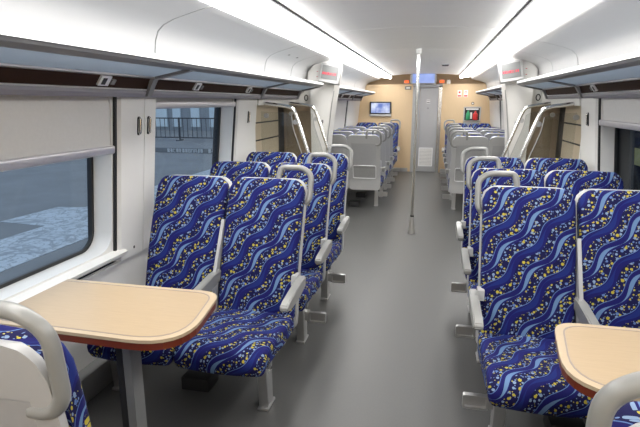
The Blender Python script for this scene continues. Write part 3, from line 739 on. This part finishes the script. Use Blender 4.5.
HW = .2325                                                   # half the pitch of the two seats; unit origin = middle of the pair
for a in (-1, 1):
    SM['handle', a] = mesh_of(handle(a), 'grab_handle', 'handle_plastic')
    SM['arm_aisle', a] = mesh_of(armrest(a, a*(HW+.262)), 'armrest', 'handle_plastic', 35)
    SM['arm_wall', a] = mesh_of(armrest(a, -a*(HW+.235)), 'armrest', 'handle_plastic', 35)
    SM['brk_aisle', a] = mesh_of(prism([(.02, .575), (.085, .575), (.095, .625), (.03, .625)], a*(HW+.225)-.016, a*(HW+.225)+.016, 'x'), 'armrest_bracket', 'grey_plastic', 35)
    SM['pedal', a] = mesh_of(pedal(a, HW+.14), 'foot_pedal', 'metal', 35)
    SM['leg_a', a] = mesh_of(leg(a*(HW+.14)), 'leg', 'metal', 35)
    SM['leg_w', a] = mesh_of(leg(-a*(HW+.0+.24-.0)), 'leg', 'metal', 35)
    lb = box(a*(HW+.162), a*(HW+.168), -.262, -.205, .20, .29, .002); SM['leg_plate', a] = mesh_of(lb, 'leg_plate', 'steel', 35)
SM['arm_mid'] = mesh_of(armrest(1, 0.0), 'armrest', 'handle_plastic', 35)
SM['brk_mid'] = mesh_of(arm_bracket(0, 1), 'armrest_bracket', 'grey_plastic', 35)
SM['jbox'] = mesh_of(box(-.13, .03, -.20, -.06, 0, .075, .006), 'junction_box', 'dark', 35)
fb = bmesh.new(); bx(fb, -.44, .44, -.36, -.32, .285, .32, .004); bx(fb, -.44, .44, -.12, -.08, .285, .32, .004)
for x in (-.42, -.02, .38): bx(fb, x, x+.04, -.40, .03, .292, .325, .003)
SM['frame'] = mesh_of(fb, 'seat_frame', 'grey_dark', 35)
foot = {}
for a in (-1, 1):
    for k, x in (('a', a*(HW+.14)), ('w', -a*(HW+.24))):
        SM['foot', a, k] = mesh_of(box(x-.03, x+.03, -.29, -.17, 0, .014, .004), 'leg_foot', 'metal', 35)

def child(name, me, parent, loc=(0, 0, 0)):
    o = bpy.data.objects.new(name, me); COL.objects.link(o); o.parent = parent; o.location = loc; return o
def seat_pair(x, y, facing, a, label, group=None, pedal_on=True, detail=True, upright=0, aisle_arm=True):
    """facing 'near' looks down the car towards -y, 'far' looks towards +y; a = local side of the aisle; y = line where back meets cushion"""
    t = thing('double_seat', (x, y, 0), label, 'seat', group)
    if facing == 'far': t.rotation_euler.z = PI
    for sx in (-1, 1):
        b = child('backrest', SM['back'], t, (sx*HW, 0, 0))
        sh = child('back_shell', SM['shell'], t, (sx*HW, 0, 0))
        child('rear_panel', SM['panel'], sh)
        if detail: child('magazine_net', SM['pocket'], sh); child('net_mesh', SM['net'], sh)
        child('seat_cushion', SM['cush'], t, (sx*HW, 0, 0))
    child('grab_handle', SM['handle', a], t, (a*HW, 0, 0))
    if aisle_arm: child('armrest', SM['arm_aisle', a], t)
    child('armrest', SM['arm_mid'], t)
    child('armrest_bracket', SM['brk_aisle', a], t); child('armrest_bracket', SM['brk_mid'], t)
    if upright:
        Q = Matrix.Translation((0, 0, .345)) @ Matrix.Rotation(math.radians(upright), 4, 'X') @ Matrix.Translation((0, 0, -.42))
        for c in t.children:
            if c.name.split('.')[0] in ('backrest', 'back_shell', 'grab_handle'): c.matrix_local = Q @ Matrix.Translation(c.location)
    child('seat_frame', SM['frame'], t)
    child('junction_box', SM['jbox'], t)
    for k in ('a', 'w'):
        lg = child('leg', SM['leg_'+k, a], t); child('leg_foot', SM['foot', a, k], lg)
        if k == 'a': child('leg_plate', SM['leg_plate', a], lg)
    if pedal_on: child('foot_pedal', SM['pedal', a], t)
    return t
XC = .935
ordn = ['', 'second', 'third']
for s in (-1, 1):
    side = SIDE[s]; X = s*(XC+(.025 if s < 0 else -.005))
    for i, y in enumerate((2.43, 3.175, 3.925)):
        lb = ('blue patterned double seat facing the table, %s' % side, 'blue patterned double seat, second row behind the table, %s' % side, 'blue patterned double seat, third row, next to the door screen, %s' % side)[i]
        seat_pair(X, y, 'near', -s, lb, 'blue double seats facing down the aisle', pedal_on=not (s < 0 and i == 0))
    seat_pair(X, .85, 'far', s, 'grey-shelled double seat with its back turned, across the table, %s' % side, 'grey-backed double seats', upright=17, aisle_arm=False)
    for i, y in enumerate((7.22, 7.97, 8.72, 9.47)):
        lb = 'grey-shelled double seat, %s, %s' % (('first beyond the vestibule pole', 'second beyond the vestibule pole', 'third beyond the vestibule pole', 'fourth beyond the vestibule pole')[i], side)
        seat_pair(X, y, 'far', s, lb, 'grey-backed double seats', detail=i < 2)
    seat_pair(X, 10.62, 'near', -s, 'blue patterned double seat against the wooden end wall, %s' % side, 'blue double seats facing down the aisle', detail=False)

# ------------------------------------------------------------------ outside
g = struct(obj('ground', box(-60, -1.9, -30, 80, -.45, -.35), 'asphalt'))
g2 = struct(obj('ground_platform', box(1.75, 12, -20, 40, -.6, -.5), 'paving_dark'))
reflection = [(-4.55, 1), (-4.55, 14), (-6.0, 14), (-6.0, 7.8), (-6.5, 7.7), (-6.58, 6.49), (-5.66, 6.42), (-5.68, 5.59), (-7, 4.0), (-7, 1)]
o = obj('ice_sheet', prism(reflection, -.352, -.345, 'z'), 'wet_ice'); tag(o, 'long pale icy strip with branching dark veins on the ground outside', 'ice')
o = obj('ice_sheet', prism([(-14, 12.5), (-12, 15.5), (-13, 17), (-17, 16)], -.352, -.345, 'z'), 'wet_ice'); tag(o, 'distant small pale ice patch on the ground before the barrier', 'ice')
FY = 23.1
fn = thing('barrier_fence', (-13, FY, -.35), 'dark metal crowd barrier standing outside beyond the window', 'fence')
obj('top_rail', tube([(-20, FY, .76), (-7, FY, .76)], .03, 8), 'barrier_steel', fn, 60)
obj('bottom_rail', tube([(-20, FY, -.2), (-7, FY, -.2)], .03, 8), 'barrier_steel', fn, 60)
bar_mesh = mesh_of(tube([(0, 0, .15), (0, 0, 1.11)], .016, 6), 'bar', 'barrier_steel')
for k in range(53): child('bar', bar_mesh, fn, (-7+k*.25, 0, 0))
for k in range(6):
    x = -19.4+k*2.4; obj('stand_foot', box(x-.03, x+.03, FY-.35, FY+.35, -.35, -.3), 'barrier_steel', fn)
    obj('stand_post', box(x-.03, x+.03, FY-.03, FY+.03, -.3, .8), 'barrier_steel', fn)
st = thing('station_building', (-16, 31, -.35), 'pale glass station front far behind the barrier', 'building')
obj('wall', box(-40, 2, 31.5, 32.5, -.35, 7), 'far_concrete', st)
for k in range(26):
    x = -36+k*1.35; wv = random.uniform(.5, 1.0)
    obj('window', box(x, x+wv, 31.38, 31.5, -.1, 4.5), 'far_glass', st)
kerb = thing('kerb', (-8.8, 17.5, -.35), 'low grey kerb with white painted lettering on the ground outside', 'kerb')
obj('kerb_stone', box(-14, -4, 17.4, 17.7, -.35, -.17), 'asphalt', kerb)
gl = bmesh.new(); rr = random.Random(11); x = -9.7
for k in range(15):
    if k == 12: x += .2
    for q in range(3):
        if rr.random() < .8: bx(gl, x, x+.085, 17.385, 17.399, -.335+q*.055, -.315+q*.055)
    for q in (0, .035, .07):
        if rr.random() < .75: bx(gl, x+q, x+q+.018, 17.385, 17.399, -.335, -.19)
    x += .125
obj('lettering', gl, 'paint_white', kerb)
# a coach standing on the next track, dark-window side
c2 = thing('railway_coach', (4.6, 5, -.5), 'dark railway coach with a yellow-green stripe on the next track', 'train')
obj('body', box(3.9, 6.5, -12, 24, -.1, 3.4, .1), 'coach_dark', c2)
obj('stripe', box(3.885, 3.905, -11.5, 23.5, .42, .72), 'coach_yellow', c2)
for k in range(11): obj('window', box(3.88, 3.91, -10+k*2.9, -8.2+k*2.9, 1.0, 1.8, .01), 'coach_window', c2)
obj('underframe', box(4.1, 6.3, -12, 24, -.5, -.1), 'rubber', c2)
